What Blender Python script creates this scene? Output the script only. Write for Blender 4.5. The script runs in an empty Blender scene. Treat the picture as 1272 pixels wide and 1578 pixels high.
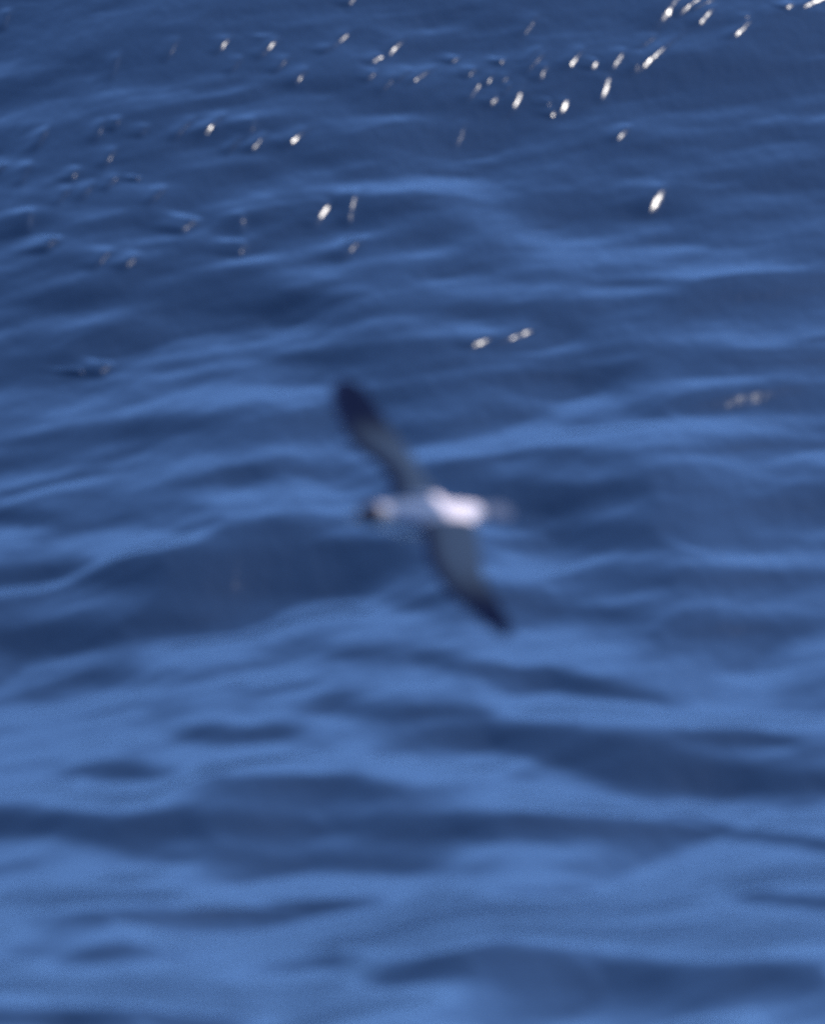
import bpy, bmesh, math, random
import numpy as np
from mathutils import Vector

scene = bpy.context.scene
COL = scene.collection
R = math.radians

# ------------------------------------------------------------------ camera
PW, PH = 1272.0, 1578.0            # photograph size in pixels
CAM_H = 6.0                        # eye height on the boat, metres
VFOV = R(7.5)
PITCH = R(13.1)                    # depression of the optical axis
FPX = (PH / 2) / math.tan(VFOV / 2)
cam_data = bpy.data.cameras.new('camera')
cam = bpy.data.objects.new('camera', cam_data)
COL.objects.link(cam)
cam.location = (0, 0, CAM_H)
cam.rotation_euler = (math.pi / 2 - PITCH, 0, 0)
cam_data.sensor_fit = 'VERTICAL'
cam_data.sensor_height = 35.0
cam_data.lens = 35.0 / (2 * math.tan(VFOV / 2))
cam_data.clip_start = 0.5
cam_data.clip_end = 60000
cam_data.dof.use_dof = True        # the photograph is focused beyond the bird
cam_data.dof.focus_distance = 35.0
cam_data.dof.aperture_fstop = (cam_data.lens / 1000) / 0.135
scene.camera = cam
scene.cycles.use_denoising = False   # keep a little grain, as in the photograph

# ------------------------------------------------------------------ sky, sun, exposure
SUN_EL, SUN_AZ = 55.0, 44.0         # azimuth from +Y (the view direction) towards +X
world = bpy.data.worlds.new('World')
scene.world = world
world.use_nodes = True
wn = world.node_tree.nodes
wl = world.node_tree.links
wn.clear()
sky = wn.new('ShaderNodeTexSky')
sky.sky_type = 'NISHITA'
sky.sun_disc = False
sky.sun_elevation = R(SUN_EL)
sky.sun_rotation = R(SUN_AZ)
sky.altitude = 0
sky.air_density = 0.65
sky.dust_density = 0.1
sky.ozone_density = 10.0
bg = wn.new('ShaderNodeBackground')
bg.inputs['Strength'].default_value = 0.15
wo = wn.new('ShaderNodeOutputWorld')
wl.new(sky.outputs[0], bg.inputs[0])
wl.new(bg.outputs[0], wo.inputs[0])

sun_data = bpy.data.lights.new('sun', 'SUN')
sun_data.energy = 2.0
sun_data.angle = R(0.53)
sun_data.color = (1.0, 0.93, 0.84)
sun = bpy.data.objects.new('sun', sun_data)
COL.objects.link(sun)
sdir = Vector((math.cos(R(SUN_EL)) * math.sin(R(SUN_AZ)), math.cos(R(SUN_EL)) * math.cos(R(SUN_AZ)), math.sin(R(SUN_EL))))
sun.rotation_euler = (-sdir).to_track_quat('-Z', 'Y').to_euler()
sun.location = sdir * 60

vs = scene.view_settings
vs.view_transform = 'Standard'
vs.look = 'None'
vs.exposure = 2.05
vs.gamma = 1.0
vs.use_curve_mapping = False

# ------------------------------------------------------------------ helpers
def nodes_of(name):
    m = bpy.data.materials.new(name)
    m.use_nodes = True
    nt = m.node_tree
    return m, nt.nodes, nt.links, nt.nodes['Principled BSDF']

def mesh_object(name, verts, faces, mat, parent=None, smooth=True):
    me = bpy.data.meshes.new(name)
    me.from_pydata(verts, [], faces)
    me.update()
    if smooth:
        me.polygons.foreach_set('use_smooth', [True] * len(me.polygons))
    me.materials.append(mat)
    o = bpy.data.objects.new(name, me)
    COL.objects.link(o)
    o.parent = parent
    return o

# ------------------------------------------------------------------ sea
# Crests and troughs are noted as strokes (start, end, half width, steepness): a positive one is a
# wave face leaning towards the viewer, a negative one a back leaning away.  The surface is then
# integrated outward over the water from these slopes.
DARK = [
 (0,55,110,65,18,.6),(220,80,420,105,20,1.0),(420,105,640,150,14,.8),(300,10,640,8,10,.8),(0,215,100,222,14,.8),
 (130,225,260,215,15,.6),(210,200,400,220,17,.7),(510,225,640,222,18,1.0),(60,305,250,290,12,.6),(560,315,640,312,9,1.0),
 (0,330,40,335,12,.5),(380,345,450,345,12,.6),(130,355,220,355,12,.5),(0,385,60,385,14,.6),(70,450,270,440,26,1.0),
 (270,445,470,475,20,1.1),(0,505,120,505,13,.7),
 (640,75,830,100,14,.7),(860,15,980,20,12,.6),(1000,100,1272,80,36,1.3),(640,215,940,213,13,.8),(900,105,1010,105,18,.7),
 (1180,150,1272,120,15,.7),(870,315,990,315,13,1.3),(1090,285,1272,270,13,.6),(640,360,720,335,12,.5),(650,415,730,400,11,1.1),
 (930,435,1100,440,7,1.0),(1110,447,1272,440,11,.95),(710,475,830,475,13,.7),(880,478,1010,470,10,.6),(740,375,770,355,14,.6),
 (0,568,90,568,15,1.0),(240,600,300,580,9,.7),(450,550,560,545,9,1.0),(560,545,640,535,9,.8),(130,670,280,660,12,.7),
 (250,655,470,655,13,.7),(570,615,750,590,13,1.2),(290,740,370,728,9,.8),(370,730,520,722,10,.6),(0,795,50,800,11,1.1),
 (0,890,250,880,15,1.4),(230,880,360,860,15,1.3),(360,820,420,815,13,1.0),(340,920,480,890,22,1.6),(400,850,540,850,22,.9),
 (0,990,120,985,13,1.1),(100,985,260,965,13,1.1),(540,1008,640,1008,11,.9),(480,880,640,930,20,.8),
 (690,545,830,518,9,1.0),(940,575,1060,555,17,.9),(640,665,740,650,11,.7),(690,720,850,700,9,.9),(1040,635,1110,630,8,.8),
 (1100,615,1200,600,9,.45),(1030,690,1272,680,11,.7),(850,765,1040,750,18,1.0),(1100,790,1272,780,23,.8),(920,835,1040,835,16,1.1),
 (1100,905,1272,890,13,1.0),(830,935,1100,965,18,.8),(1080,970,1272,968,13,.85),(740,920,830,930,13,.7),(890,895,950,890,10,.5),
 (780,780,900,800,20,.5),(1180,560,1272,550,12,.5),
 (300,1130,430,1130,13,1.2),(180,1190,260,1190,11,.9),(380,1215,540,1215,17,1.1),(0,1275,150,1275,17,1.7),(150,1290,220,1305,14,.8),
 (260,1275,360,1275,13,1.1),(360,1272,640,1270,17,1.1),(380,1325,560,1330,17,.7),(160,1412,300,1415,10,1.1),(300,1412,430,1402,10,1.5),
 (430,1400,550,1388,9,1.3),(50,1467,140,1465,13,1.0),(200,1468,280,1465,11,.8),(370,1500,500,1480,13,.9),(0,1570,200,1568,15,1.6),
 (200,1572,340,1575,13,1.6),(500,1095,640,1095,11,.6),(540,1160,640,1155,9,.7),(0,1040,300,1040,13,.6),(0,1415,60,1420,12,.5),(600,1500,640,1500,16,.9),
 (730,1030,880,1050,11,1.3),(880,1050,1010,1075,11,1.0),(640,1095,720,1095,11,1.1),(700,1130,860,1145,17,1.4),(860,1150,970,1170,20,1.8),
 (960,1180,1130,1200,17,1.8),(1130,1200,1272,1205,15,1.3),(1060,1135,1130,1135,10,.7),(1130,1138,1220,1145,9,1.3),(640,1270,830,1275,15,1.0),
 (780,1275,940,1275,17,1.3),(640,1330,1000,1340,25,.6),(780,1372,880,1375,9,.8),(1090,1280,1272,1300,10,1.2),(1180,1385,1272,1390,12,1.5),
 (640,1500,740,1480,13,1.2),(730,1475,820,1470,11,1.6),(800,1500,1272,1500,20,1.5),(660,1545,1272,1548,25,.8),
]
LIGHT = [
 (180,50,420,40,15,.5),(0,165,200,150,20,.5),(300,165,600,180,14,.4),(470,260,560,290,15,.5),(80,325,300,325,10,.5),(240,400,430,400,14,.8),
 (480,440,640,420,17,.7),(0,485,110,490,13,.7),(340,520,640,510,14,.6),
 (640,40,900,30,15,.6),(640,280,760,290,25,.5),(800,345,890,390,24,1.0),(930,405,1050,410,15,1.5),(1050,405,1250,395,17,1.4),(640,400,740,370,11,.7),
 (730,445,810,445,10,.6),(850,470,900,455,11,.6),(1060,300,1272,310,15,.4),(1080,515,1272,510,10,.9),
 (320,605,400,605,19,.9),(0,640,200,635,15,.5),(320,710,540,670,11,.9),(0,745,220,745,11,.7),(380,760,580,735,13,1.1),(60,830,240,830,13,.9),
 (200,850,370,815,11,1.1),(100,930,300,930,15,.6),(300,985,640,960,14,.7),
 (640,700,730,705,15,1.0),(840,655,900,640,14,1.2),(900,680,1010,675,15,1.4),(1000,680,1090,665,12,1.0),(1050,605,1150,590,9,1.0),(1090,530,1200,525,9,1.0),
 (1200,590,1272,580,11,.8),(800,740,900,735,11,.9),(1030,710,1100,715,11,.8),(1160,750,1250,740,9,.7),(740,870,830,880,14,.8),(820,925,950,930,8,.5),
 (1080,860,1272,870,13,.6),(790,985,950,1010,13,1.0),(560,960,660,960,15,.7),(1150,660,1272,650,10,.6),
 (0,1130,110,1125,27,1.4),(90,1230,210,1230,11,1.1),(330,1185,420,1155,11,1.1),(380,1105,460,1075,9,1.1),(500,1125,640,1120,11,1.0),(500,1190,640,1195,9,1.1),
 (0,1370,100,1375,9,.9),(100,1390,250,1375,11,1.4),(200,1345,280,1335,9,1.2),(400,1370,560,1355,11,1.1),(300,1450,500,1440,13,1.2),(560,1440,640,1435,13,1.4),
 (0,1510,300,1525,20,1.6),(300,1540,520,1540,14,1.6),(380,1500,500,1510,12,.8),(330,1060,360,1050,11,.9),(520,1540,640,1530,22,1.4),
 (800,1085,1000,1095,13,1.1),(1000,1100,1230,1110,11,1.0),(650,1190,740,1195,11,.7),(830,1225,940,1235,12,1.3),(900,1240,1000,1245,9,1.1),(1100,1250,1272,1275,9,1.0),
 (880,1400,1030,1370,17,1.3),(1050,1350,1272,1335,17,1.5),(640,1420,880,1410,17,1.3),(900,1425,1100,1430,20,1.8),(1100,1440,1272,1440,18,1.4),(630,1450,680,1450,14,1.0),
]
GL_ST, GL_SU = 1.15, 1.9
# little steep wavelets that catch the sun: x, y, length, half width, strength, tilt of the streak
GLINT = [
 (66,212,34,3.2,1,29),(12,30,30,3,0.45,30),(345,72,28,3,0.5,28),(415,77,36,4,0.85,27),(408,61,12,3,0.5,30),(523,66,36,3.6,0.9,28),(583,92,22,3.2,0.9,30),
 (612,70,36,3.2,0.8,30),(575,120,20,2.6,0.4,30),(604,128,34,2.6,0.45,28),(268,78,34,3,0.3,28),(180,103,34,3,0.25,28),(390,203,36,4.5,0.7,22),(458,215,34,4,1,28),
 (330,195,40,3,0.4,30),(285,200,36,3,0.3,28),(400,222,30,2.6,0.3,30),(172,241,30,3.5,0.55,28),(40,265,34,3,0.3,30),(138,288,32,3,0.6,30),(100,297,30,3,0.4,30),
 (214,273,10,3,0.6,20),(174,278,24,3,0.3,30),(292,350,34,9,0.75,15),(498,329,40,6.5,1,28),(545,318,50,5,0.35,14),(80,376,30,7,0.45,30),(160,400,34,5,0.3,30),
 (205,404,30,5,0.3,30),(375,382,26,6,0.35,25),(545,382,42,6,0.5,30),(48,335,38,7,0.25,30),(375,345,34,6,0.3,15),(820,38,36,3,0.4,28),(828,97,36,3.6,0.75,28),
 (919,102,18,3.8,1,28),(955,94,36,4,0.55,30),(988,98,36,3,0.55,30),(735,138,36,3,0.6,30),(775,130,34,3,0.55,28),(800,148,42,3,0.6,33),(855,172,16,3.2,1.2,30),
 (870,163,26,3.2,0.9,28),(850,158,14,3,0.6,20),(962,206,28,3.2,0.65,30),(655,115,36,2.8,0.35,30),(702,90,14,3,0.5,20),(774,95,12,3,0.45,10),(890,92,36,2.6,0.3,28),
 (935,133,36,2.6,0.35,30),(1000,64,30,3,0.3,25),(1145,45,34,2.6,0.35,28),(1090,22,36,3,0.45,28),(1020,80,60,3,0.3,20),(1040,8,70,9,0.75,6),(1070,4,50,6,0.6,6),
 (1218,10,18,4,0.7,20),(1258,3,36,4,0.8,10),(542,3,18,3,0.9,25),(713,205,36,2.6,0.25,30),(1015,312,46,7,.92,24),(126,572,8,7,0.85,20),(163,566,28,8,0.6,24),
 (800,516,44,6,0.55,12),(750,524,40,6,0.4,20),
]

_r = random.Random(4)
for (x0, x1, y0, y1, n) in [(340, 650, 58, 130, 6), (660, 1010, 80, 160, 7), (150, 460, 188, 228, 4), (0, 260, 255, 330, 3), (1010, 1272, 0, 40, 4)]:
    for _k in range(n):
        GLINT.append((_r.uniform(x0, x1), _r.uniform(y0, y1), _r.uniform(16, 32), _r.uniform(2.4, 3.0), _r.uniform(.3, .7), 28))

def stroke(px, py, x0, y0, x1, y1, w, soft=1.0):
    """soft bar from (x0,y0) to (x1,y1): 1 on the line, falling off over w"""
    dx, dy = x1 - x0, y1 - y0
    L = math.hypot(dx, dy) + 1e-6
    ux, uy = (dx / L, dy / L) if L > 1e-3 else (1.0, 0.0)
    t = (px - x0) * ux + (py - y0) * uy
    d = -(px - x0) * uy + (py - y0) * ux
    e = np.maximum(0, np.maximum(-t, t - L)) / (w * soft)
    # tapered ends
    return np.exp(-0.5 * (d / w) ** 2) * np.exp(-0.5 * e ** 2)

rng = np.random.default_rng(7)
def value_noise(x, y, seed):
    """smooth lattice noise, -1..1"""
    g = np.random.default_rng(seed).uniform(-1, 1, (256, 256))
    xi, yi = np.floor(x).astype(int), np.floor(y).astype(int)
    fx, fy = x - xi, y - yi
    fx = fx * fx * fx * (fx * (fx * 6 - 15) + 10); fy = fy * fy * fy * (fy * (fy * 6 - 15) + 10)
    a, b = g[xi & 255, yi & 255], g[(xi + 1) & 255, yi & 255]
    c, d = g[xi & 255, (yi + 1) & 255], g[(xi + 1) & 255, (yi + 1) & 255]
    return (a * (1 - fx) + b * fx) * (1 - fy) + (c * (1 - fx) + d * fx) * fy

# photo columns/rows the survey covers (wider than the frame, so the waves go on around it)
cols = np.concatenate([np.linspace(-900, -60, 70)[:-1], np.arange(-60, 1332.1, 2.1), np.linspace(1332, 2172, 70)[1:]])
rows = np.concatenate([np.linspace(2700, 1640, 90)[:-1], np.arange(1640, 620, -2.2), np.arange(620, -40, -0.75), np.arange(-40, -260, -2.5)])
NC, NR = len(cols), len(rows)
PX, PY = np.meshgrid(cols, rows)          # shape (NR, NC)

S = np.zeros_like(PX)
for (x0, y0, x1, y1, w, a) in DARK:
    w *= 0.92 if y0 > 800 else 1.0
    S += np.interp(PY, [0, 900, 1578], [.18, .18, .185]) * a * stroke(PX, PY, x0, y0, x1, y1, w, 4.5)
for (x0, y0, x1, y1, w, a) in LIGHT:
    S -= np.interp(PY, [0, 500, 1578], [.06, .10, .12]) * a * stroke(PX, PY, x0, y0, x1, y1, w, 3.5)
S0 = np.interp(PY, [-260, 0, 300, 700, 1100, 1578, 2700], [.15, .13, .07, .02, .005, -.005, .0])
S += S0
# chop between and beyond the noted waves
inside = np.clip(1 - np.maximum(np.maximum(-PX, PX - PW), np.maximum(-PY, PY - PH)) / 60.0, 0, 1)
tilt = 0.10 * (PX - 640)
for k, (lx, ly, amp) in enumerate([(300, 62, .045), (150, 26, .06), (80, 15, .055), (40, 9, .02)]):
    f = np.interp(PY, [0, 1578], [.6, 1.25])
    n = value_noise(PX / (lx * f) + 37 * k + 50, (PY + tilt) / (ly * f) + 11 * k + 80, 20 + k)
    S += amp * n * (2.0 - (1.5 if k < 1 else 1.05) * inside)
S = np.where(S > 0.15, 0.15 + 0.13 * np.tanh((S - 0.15) / 0.13), S)      # faces never steeper than this
lim = 0.28 * np.tan(PITCH + np.arctan((PY - PH / 2) / FPX))
S = np.where(S < 0, -lim * np.tanh(-S / lim), S)      # and backs stay open to the sky

# march outward along every column
dep = PITCH + np.arctan((rows - PH / 2) / FPX)
tand = np.tan(dep)
MARCHES, GAIN = 1, 0.7
dxc = np.gradient(cols)
SW_R = np.array([10, 16.0, 17.0, 19.0, 20.5, 22.0, 24.0, 26.0, 28.0, 30.0, 33.0, 44.0])
SW_Z = np.array([0, 0, -.04, -.24, -.36, -.40, -.24, .18, .74, 1.36, 2.1, 2.8])
SW_D = np.diff(SW_Z) / np.diff(SW_R)
def march(S):
    Z = np.zeros((NR, NC)); RR = np.zeros((NR, NC))
    z = np.zeros(NC); r = np.full(NC, CAM_H / tand[0])
    for i in range(NR):
        if i:
            # neighbouring columns are pulled together, so crests stay coherent sideways
            zl = z.copy()
            for it in range(3):
                zp = np.pad(zl, 24, mode='edge')
                cs = np.cumsum(np.insert(zp, 0, 0.0))
                zl = (cs[49:] - cs[:-49]) / 49.0
            zm = np.full(NC, np.average(zl, weights=dxc))
            # a long swell: its back falls away below the bird, the next face rises beyond it
            zt = np.interp(r, SW_R, SW_Z)
            s = S[i] + 0.7 * np.interp(r, (SW_R[1:] + SW_R[:-1]) / 2, SW_D) - 1.6 * (z - zl) - 1.0 * (zl - zm) - 0.30 * (zm - zt)
            s = np.clip(s, -0.33 * tand[i], 0.36)
            rn = (CAM_H - z + s * r) / (tand[i] + s)
            z = z + s * (rn - r)
            zp = np.pad(z, 13, mode='edge'); cs = np.cumsum(np.insert(zp, 0, 0.0))
            z = 0.7 * z + 0.3 * (cs[27:] - cs[:-27]) / 27.0
            r = (CAM_H - z) / tand[i]
        Z[i] = z; RR[i] = r
    # sideways smoothing keeps the crests coherent and free of furrows
    for it in range(40):
        Z[:, 1:-1] = (Z[:, :-2] + 2 * Z[:, 1:-1] + Z[:, 2:]) / 4
        RR[:, 1:-1] = (RR[:, :-2] + 2 * RR[:, 1:-1] + RR[:, 2:]) / 4
    return Z, RR
Z, RR = march(S)
for it in range(MARCHES):          # give back some of the steepness the sideways smoothing took away
    got = np.gradient(Z, axis=0) / np.gradient(RR, axis=0)
    want = S + 0.7 * np.interp(RR, (SW_R[1:] + SW_R[:-1]) / 2, SW_D)
    S = S + np.clip(GAIN * (want - got), -0.12, 0.12)
    Z, RR = march(S)
# pixel column -> world x at range r (flat pinhole: x/depth is constant along a column)
depth = RR * math.cos(PITCH) + (CAM_H - Z) * math.sin(PITCH)
X = (PX - PW / 2) / FPX * depth
Y = RR

# wind chop in metres: short crests lying a little across the swell, in gusty patches
ca_, sa_ = math.cos(R(22)), math.sin(R(22))
U_, W_ = X * ca_ + Y * sa_, -X * sa_ + Y * ca_
for k, (cell, el, amp) in enumerate([(.34, 3.0, .012), (.17, 2.8, .0085), (.085, 2.2, .0034)]):
    warp = 0.35 * cell * value_noise(U_ / (cell * 5) + 70, W_ / (cell * 3) + 90, 60 + k)
    gust = 0.45 + 0.55 * np.clip(0.5 + 1.2 * value_noise(U_ / 1.6 + 30 + 9 * k, W_ / 1.1 + 44, 70 + k), 0, 1)
    Z = Z + amp * np.interp(PY, [0, 300, 900, 1400], [.9, 1.15, 1.1, .5]) * gust * value_noise(U_ / (cell * el) + 120, (W_ + warp) / cell + 140, 80 + k)

# the facet slope that mirrors the sun into the lens
def glint_slopes(y):
    dep = PITCH + math.atan((y - PH / 2) / FPX)
    h = Vector((sdir.x, sdir.y - math.cos(dep), sdir.z + math.sin(dep)))
    return -h.x / h.z, -h.y / h.z          # dh/dx, dh/dy
def slopes(Z):
    Xu, Xv = np.gradient(X, axis=1), np.gradient(X, axis=0)
    Yu, Yv = np.gradient(Y, axis=1), np.gradient(Y, axis=0)
    Zu, Zv = np.gradient(Z, axis=1), np.gradient(Z, axis=0)
    det = Xu * Yv - Xv * Yu
    return (Zu * Yv - Zv * Yu) / det, (Zv * Xu - Zu * Xv) / det
def box(A, n, axis):
    A = np.moveaxis(A, axis, 0)
    P_ = np.concatenate([np.repeat(A[:1], n, 0), A, np.repeat(A[-1:], n, 0)])
    cs = np.concatenate([np.zeros_like(A[:1]), np.cumsum(P_, 0)])
    return np.moveaxis((cs[2 * n + 1:] - cs[:-2 * n - 1]) / (2 * n + 1), 0, axis)
# ease the few facets that would flash the sun where the sea lies quiet
GX, GY = np.vectorize(glint_slopes)(rows)
for it in range(6):
    HX, HY = slopes(Z)
    off = np.hypot(HX - GX[:, None], HY - GY[:, None])
    m = np.clip((0.40 - off) / 0.12, 0, 1)
    m = box(box(np.where(m > 0, m, 0), 8, 1), 4, 0) * 1.6
    m = np.clip(m, 0, 1)
    Z = Z * (1 - m) + m * box(box(Z, 26, 1), 26, 1)
HX, HY = slopes(Z)
Zadd = np.zeros_like(Z)
for (x, y, L, w, a, ang) in GLINT:
    j = int(np.argmin(np.abs(cols - x))); i = int(np.argmin(np.abs(rows - y)))
    x0, y0 = X[i, j], Y[i, j]
    gx, gy = glint_slopes(y)
    k = 0.858 - 0.10 * max(-0.2, 1 - a) - 0.006 * max(0.0, w - 3.5)
    ex, ey = gx * k - HX[i, j], gy * k - HY[i, j]
    g = math.hypot(ex, ey); ex /= g; ey /= g
    m_px = depth[i, j] / FPX
    st = max(GL_ST * w * m_px, 0.010)
    su = max(0.5, L / 2 - w * .5) * m_px * GL_SU
    su = max(su, st * .8)
    t = (X - x0) * ex + (Y - y0) * ey
    u = (X - x0) * -ey + (Y - y0) * ex
    A = g * st / 0.6065
    back = np.where(t > st, 3.0, 1.0)                                  # a gentler back
    Zadd = np.maximum(Zadd, A * np.exp(-0.5 * (u / su) ** 4) * np.exp(-0.5 * ((t - st) / (st * back)) ** 2))
Z = Z + Zadd

core_v = np.stack([X, Y, Z], -1).reshape(-1, 3)
idx = np.arange(NR * NC).reshape(NR, NC)
q = np.stack([idx[:-1, :-1], idx[:-1, 1:], idx[1:, 1:], idx[1:, :-1]], -1).reshape(-1, 4)

# surrounding open sea: a skirt from the rim of the surveyed patch out to the horizon
rim = np.concatenate([idx[0, :], idx[1:, -1], idx[-1, -2::-1], idx[-2:0:-1, 0]])
rimp = core_v[rim]
cen = np.array([0.0, float((Y.min() + Y.max()) / 2)])
rings = [rimp]
allv = [core_v]; allq = [q]
base = len(core_v); prev = rim
NRING = 46
for k in range(1, NRING + 1):
    f = (k / NRING)
    g = 1 + 0.06 * k + 1200 * f ** 5
    d = rimp[:, :2] - cen
    ln = np.hypot(d[:, 0], d[:, 1])[:, None]
    far = 30.0 * (g - 1)
    p = cen + d * (1 + (g - 1) * 0.6) + d / ln * far * 0.5
    hz = 0.10 * value_noise(p[:, 0] / 1.6 + 40, p[:, 1] / 0.7 + 60, 51) + 0.22 * value_noise(p[:, 0] / 9 + 40, p[:, 1] / 5 + 60, 52)
    mix = min(1, k / 6.0)
    zz = rimp[:, 2] * (1 - min(1, k / 14.0)) + hz * mix * (1 - f) 
    pts = np.column_stack([p, zz])
    cur = np.arange(base, base + len(rim)); base += len(rim)
    allv.append(pts)
    a, b = prev, np.roll(prev, -1)
    c, e = np.roll(cur, -1), cur
    allq.append(np.stack([a, e, c, b], -1))
    prev = cur
V = np.concatenate(allv); Q = np.concatenate(allq)

me = bpy.data.meshes.new('sea_water')
me.vertices.add(len(V)); me.vertices.foreach_set('co', V.astype(np.float32).ravel())
me.loops.add(len(Q) * 4); me.loops.foreach_set('vertex_index', Q.astype(np.int32).ravel())
me.polygons.add(len(Q)); me.polygons.foreach_set('loop_start', np.arange(0, len(Q) * 4, 4, dtype=np.int32))
me.polygons.foreach_set('use_smooth', np.ones(len(Q), dtype=bool))
me.update(calc_edges=True); me.validate()

mat, N, L, P = nodes_of('sea_water')
N.remove(P)
body_c = N.new('ShaderNodeBsdfDiffuse'); body_c.inputs['Color'].default_value = (0.0044, 0.0104, 0.0230, 1)
gloss = N.new('ShaderNodeBsdfGlossy'); gloss.distribution = 'BECKMANN'; gloss.inputs['Roughness'].default_value = 0.245
fres = N.new('ShaderNodeFresnel'); fres.inputs['IOR'].default_value = 1.333
mixs = N.new('ShaderNodeMixShader')
L.new(fres.outputs[0], mixs.inputs[0]); L.new(body_c.outputs[0], mixs.inputs[1]); L.new(gloss.outputs[0], mixs.inputs[2])
L.new(mixs.outputs[0], N['Material Output'].inputs['Surface'])
tc = N.new('ShaderNodeTexCoord')
mp = N.new('ShaderNodeMapping'); mp.inputs['Scale'].default_value = (9, 4, 6)
nz = N.new('ShaderNodeTexNoise'); nz.inputs['Scale'].default_value = 1.6; nz.inputs['Detail'].default_value = 3
bp = N.new('ShaderNodeBump'); bp.inputs['Strength'].default_value = 0.4; bp.inputs['Distance'].default_value = 0.012
L.new(tc.outputs['Object'], mp.inputs['Vector']); L.new(mp.outputs[0], nz.inputs['Vector'])
L.new(nz.outputs['Fac'], bp.inputs['Height'])
for nd in (body_c, gloss, fres): L.new(bp.outputs[0], nd.inputs['Normal'])
me.materials.append(mat)
sea = bpy.data.objects.new('sea_water', me)
COL.objects.link(sea)
sea['kind'] = 'structure'
sea['label'] = 'choppy deep blue sea with sunlit glints on the wavelets'
sea['category'] = 'sea'

# ------------------------------------------------------------------ seabird
# bird axes in camera coordinates (x right, y up, z towards the camera)
cr = Vector((1, 0, 0)); cu = Vector((0, math.sin(PITCH), math.cos(PITCH))); cz = Vector((0, -math.cos(PITCH), math.sin(PITCH)))
def cam_vec(a): return cr * a[0] + cu * a[1] + cz * a[2]
fwd = cam_vec((-.85, -.045, .52)).normalized()
rightw = cam_vec((-.413, .66, -.624)); rightw = (rightw - fwd * rightw.dot(fwd)).normalized()
dors = rightw.cross(fwd).normalized()
if dors.z < 0: dors = -dors
BD_REF = 24.4                             # range the sketch of the bird is measured at
BD = 20.0                                 # metres from the lens along the axis
def pix_ray(px, py):
    return (cr * ((px - PW / 2) / FPX) - cu * ((py - PH / 2) / FPX) - cz)
CAM = Vector((0, 0, CAM_H))
BC = CAM + pix_ray(668, 787) * BD_REF     # middle of the back, in the sketch
def on_plane(px, py, off=0.0):
    """pixel -> (forward, right) metres on the bird's wing plane"""
    d = pix_ray(px, py)
    t = ((BC + dors * off - CAM).dot(dors)) / d.dot(dors)
    p = CAM + d * t - BC
    return p.dot(fwd), p.dot(rightw)

bird = bpy.data.objects.new('seabird', None)
COL.objects.link(bird)
from mathutils import Matrix
M = Matrix((( fwd.x, rightw.x, dors.x, BC.x), (fwd.y, rightw.y, dors.y, BC.y), (fwd.z, rightw.z, dors.z, BC.z), (0, 0, 0, 1)))
# local axes: X forward, Y right wing, Z back (Y mirrored handedness is resolved by using left = -right)
if M.to_3x3().determinant() < 0:
    M = Matrix((( fwd.x, -rightw.x, dors.x, BC.x), (fwd.y, -rightw.y, dors.y, BC.y), (fwd.z, -rightw.z, dors.z, BC.z), (0, 0, 0, 1)))
    YS = -1.0
else:
    YS = 1.0
M.translation = CAM + pix_ray(668, 787) * BD                    # under 2 m above the water, wingspan about 1 m
bird.matrix_world = M @ Matrix.Scale(BD / BD_REF, 4)

def loc(f, rr, d): return (f, rr * YS, d)

bm = bmesh.new()
def loft(sections, close=True):
    """sections: list of rings (lists of points, equal length); capped"""
    vs_ = [[bm.verts.new(p) for p in s] for s in sections]
    n = len(vs_[0])
    for a, b in zip(vs_[:-1], vs_[1:]):
        for i in range(n):
            bm.faces.new((a[i], a[(i + 1) % n], b[(i + 1) % n], b[i]))
    bm.faces.new(vs_[0][::-1]); bm.faces.new(vs_[-1])

# trunk, neck and head: centre line in (forward, side, up), half width, half height
fh, rh = on_plane(556, 798); ft, rt = on_plane(774, 788)
def along(t): return ft + (fh - ft) * t, rt + (rh - rt) * t
TR = [(.0, .010, .006, .0), (.08, .026, .012, .0), (.18, .036, .024, -.002), (.30, .047, .038, -.008), (.45, .060, .046, -.010), (.60, .065, .048, -.010),
      (.72, .058, .045, -.006), (.80, .046, .040, 0), (.86, .039, .037, .006), (.91, .038, .036, .010), (.96, .034, .032, .010), (1.0, .023, .022, .008), (1.03, .010, .010, .005)]
secs = []
for (t, a, b, up) in TR:
    f, s = along(t)
    secs.append([loc(f, s + a * math.cos(k * math.tau / 20), up + b * math.sin(k * math.tau / 20)) for k in range(20)])
loft(secs)

# tail: wedge of feathers
tl = []
for (f, wd, th) in [(ft + .10, .030, .010), (ft + .05, .036, .008), (ft, .040, .006), (ft - .02, .034, .0045), (ft - .035, .018, .004)]:
    tl.append([loc(f, rt + wd * math.cos(k * math.tau / 12), th * math.sin(k * math.tau / 12)) for k in range(12)])
loft(tl)

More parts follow.
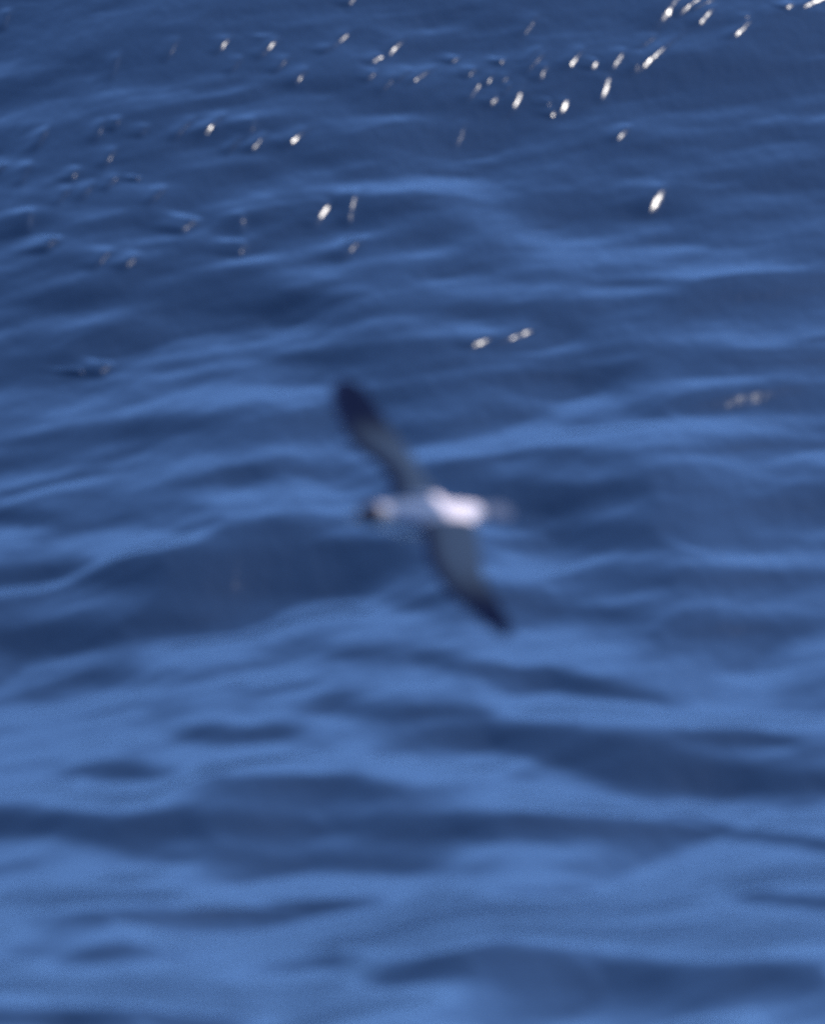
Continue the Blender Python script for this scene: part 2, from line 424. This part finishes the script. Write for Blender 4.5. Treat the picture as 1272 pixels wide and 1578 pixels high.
# wings: leading/trailing edge pairs in the photograph laid on the wing plane
UP = [((600, 772), (690, 786)), ((600, 750), (676, 766)), ((590, 734), (658, 748)), ((578, 722), (644, 726)), ((562, 711), (628, 702)), ((548, 700), (614, 684)),
      ((535, 685), (600, 664)), ((526, 665), (588, 645)), ((516, 643), (577, 625)), ((510, 621), (566, 607)), ((510, 602), (554, 593)), ((517, 588), (540, 584))]
LO = [((640, 790), (728, 786)), ((648, 812), (730, 806)), ((650, 832), (732, 826)), ((652, 852), (736, 848)), ((658, 874), (738, 872)), ((668, 894), (742, 892)),
      ((682, 914), (752, 910)), ((699, 930), (764, 926)), ((718, 945), (774, 942)), ((739, 961), (784, 956)), ((760, 974), (791, 969)), ((776, 984), (790, 981))]
def wing(pairs, dihedral, droop):
    ss = []
    n = len(pairs)
    for i, (le, te) in enumerate(pairs):
        t = i / (n - 1)
        fl, rl = on_plane(*le); fr, r2 = on_plane(*te)
        zc = dihedral * math.sin(t * math.pi * .55) - droop * t * t + 0.012
        th = 0.016 * (1 - t) + 0.0045
        ring = []
        K = 9
        for k in range(K):        # upper side, leading to trailing edge
            u = k / (K - 1)
            cam_ = 0.016 * (1 - .6 * t) * math.sin(math.pi * min(1, u * .95 + .05))
            tk = th * (0.25 + 1.5 * math.sqrt(u) * (1 - u) ** .7)
            ring.append((u, zc + cam_ + tk * .5))
        for k in range(K - 1, -1, -1):
            u = k / (K - 1)
            cam_ = 0.016 * (1 - .6 * t) * math.sin(math.pi * min(1, u * .95 + .05))
            tk = th * (0.25 + 1.5 * math.sqrt(u) * (1 - u) ** .7)
            ring.append((u, zc + cam_ - tk * .5))
        ss.append([loc(fl + (fr - fl) * u, rl + (r2 - rl) * u, zz) for u, zz in ring])
    loft(ss)
wing(UP, 0.015, 0.03)
wing(LO, 0.015, 0.03)
bmesh.ops.recalc_face_normals(bm, faces=bm.faces)
raw = bpy.data.meshes.new('raw'); bm.to_mesh(raw); bm.free()
# grow trunk, wings and tail into one skin
tmp = bpy.data.objects.new('tmp', raw); COL.objects.link(tmp)
rm = tmp.modifiers.new('r', 'REMESH'); rm.mode = 'VOXEL'; rm.voxel_size = 0.0035
sm = tmp.modifiers.new('s', 'SMOOTH'); sm.factor = .5; sm.iterations = 4
dg = bpy.context.evaluated_depsgraph_get()
skin = bpy.data.meshes.new_from_object(tmp.evaluated_get(dg))
bpy.data.objects.remove(tmp)
skin.name = 'body'

# plumage colours, by place on the bird
co = np.zeros(len(skin.vertices) * 3); skin.vertices.foreach_get('co', co); co = co.reshape(-1, 3)
nrm = np.zeros(len(skin.vertices) * 3); skin.vertices.foreach_get('normal', nrm); nrm = nrm.reshape(-1, 3)
f_, r_, u_ = co[:, 0], co[:, 1] * YS, co[:, 2]
tb = (f_ - ft) / (fh - ft)
rc = rt + (rh - rt) * tb
side = np.abs(r_ - rc)
def sstep(a, b, x):
    t = np.clip((x - a) / (b - a), 0, 1); return t * t * (3 - 2 * t)
c_cap, c_collar, c_mantle = np.array([.032, .028, .034]), np.array([.25, .22, .21]), np.array([.082, .102, .14])
c_rump, c_tail, c_wing, c_tip, c_belly, c_cov = np.array([.47, .395, .375]), np.array([.055, .065, .09]), np.array([.014, .019, .028]), np.array([.004, .006, .015]), np.array([.72, .70, .68]), np.array([.024, .035, .052])
def mixc(a, b, t): return a * (1 - t[:, None]) + b * t[:, None]
wob = 0.012 * np.sin(r_ * 160) * 0.6
Cc = np.tile(c_mantle, (len(co), 1))
Cc = mixc(Cc, c_rump, sstep(.485, .445, tb + wob))
Cc = mixc(Cc, c_tail, sstep(.20, .14, tb + wob))
Cc = mixc(Cc, c_collar, sstep(.795, .83, tb - side * .6))
Cc = mixc(Cc, c_cap, sstep(.885, .905, tb - side * .4) * sstep(-.026, -.014, u_))
below = sstep(-.006, -.024, u_) * (tb > .12)
Cc = mixc(Cc, c_belly, below)
wmask = sstep(.056, .068, side)
span = side / 0.55
dist_t = sstep(.62, .85, span)
wing_c = mixc(np.tile(c_wing, (len(co), 1)), c_tip, dist_t)
le = [[on_plane(*p[0]) for p in W] for W in (UP, LO)]
dle = np.full(len(co), 9.0)
for pts in le:
    for (ax, ay), (bx, by) in zip(pts[:-1], pts[1:]):
        vx, vy = bx - ax, by - ay
        tt = np.clip(((f_ - ax) * vx + (r_ - ay) * vy) / (vx * vx + vy * vy), 0, 1)
        dle = np.minimum(dle, np.hypot(f_ - ax - tt * vx, r_ - ay - tt * vy))
mid = sstep(.03, .055, dle) * sstep(.75, .45, span)          # paler secondaries and coverts behind the dark leading edge
wing_c = mixc(wing_c, c_cov, mid * .9)
wing_c = mixc(wing_c, c_tip * 1.6, sstep(.035, .015, dle))
wing_c = mixc(wing_c, c_belly * .6, sstep(-.1, -.6, nrm[:, 2]))
Cc = mixc(Cc, wing_c, wmask)
ca = skin.color_attributes.new('plumage', 'FLOAT_COLOR', 'POINT')
ca.data.foreach_set('color', np.column_stack([Cc, np.ones(len(co))]).astype(np.float32).ravel())
bmat, N, L, P = nodes_of('plumage')
at = N.new('ShaderNodeAttribute'); at.attribute_name = 'plumage'
tc = N.new('ShaderNodeTexCoord')
nz = N.new('ShaderNodeTexNoise'); nz.inputs['Scale'].default_value = 55; nz.inputs['Detail'].default_value = 4
mr = N.new('ShaderNodeMapRange'); mr.inputs['To Min'].default_value = .82; mr.inputs['To Max'].default_value = 1.15
mx = N.new('ShaderNodeMix'); mx.data_type = 'RGBA'; mx.blend_type = 'MULTIPLY'; mx.inputs['Factor'].default_value = 1
L.new(tc.outputs['Object'], nz.inputs['Vector']); L.new(nz.outputs['Fac'], mr.inputs['Value'])
L.new(at.outputs['Color'], mx.inputs['A']); L.new(mr.outputs[0], mx.inputs['B']); L.new(mx.outputs['Result'], P.inputs['Base Color'])
P.inputs['Roughness'].default_value = .75
P.inputs['Specular IOR Level'].default_value = 0.0
bp = N.new('ShaderNodeBump'); bp.inputs['Strength'].default_value = .3; bp.inputs['Distance'].default_value = .003
L.new(nz.outputs['Fac'], bp.inputs['Height']); L.new(bp.outputs[0], P.inputs['Normal'])
skin.materials.clear(); skin.materials.append(bmat)
skin.polygons.foreach_set('use_smooth', [True] * len(skin.polygons))
body = bpy.data.objects.new('body', skin); COL.objects.link(body); body.parent = bird

# bill with hooked tip, and eyes
bill_m, N, L, P = nodes_of('bill_horn'); P.inputs['Base Color'].default_value = (.018, .017, .018, 1); P.inputs['Roughness'].default_value = .4
f0, s0 = along(1.0)
bm = bmesh.new()
loft([[loc(f0 + df, s0 + a * math.cos(k * math.tau / 10), up + b * math.sin(k * math.tau / 10)) for k in range(10)]
      for (df, a, b, up) in [(-.004, .010, .011, .006), (.012, .0065, .008, .004), (.028, .005, .006, .003), (.038, .005, .0062, .002), (.044, .0042, .0065, -.001), (.048, .0022, .004, -.006), (.048, .001, .0015, -.010)]])
bmesh.ops.recalc_face_normals(bm, faces=bm.faces)
m_ = bpy.data.meshes.new('bill'); bm.to_mesh(m_); bm.free(); m_.materials.append(bill_m)
m_.polygons.foreach_set('use_smooth', [True] * len(m_.polygons))
o = bpy.data.objects.new('bill', m_); COL.objects.link(o); o.parent = bird
eye_m, N, L, P = nodes_of('eye'); P.inputs['Base Color'].default_value = (.008, .006, .005, 1); P.inputs['Roughness'].default_value = .08
bm = bmesh.new(); bmesh.ops.create_uvsphere(bm, u_segments=12, v_segments=8, radius=.0048)
m_ = bpy.data.meshes.new('eye'); bm.to_mesh(m_); bm.free(); m_.materials.append(eye_m)
fe, se = along(.955)
for sg in (-1, 1):
    o = bpy.data.objects.new('eye', m_); COL.objects.link(o); o.parent = bird
    o.location = loc(fe, se + sg * .0265, .016)
bird['label'] = 'dark-capped seabird with white rump banking low over the waves, wings outstretched'
bird['category'] = 'bird'
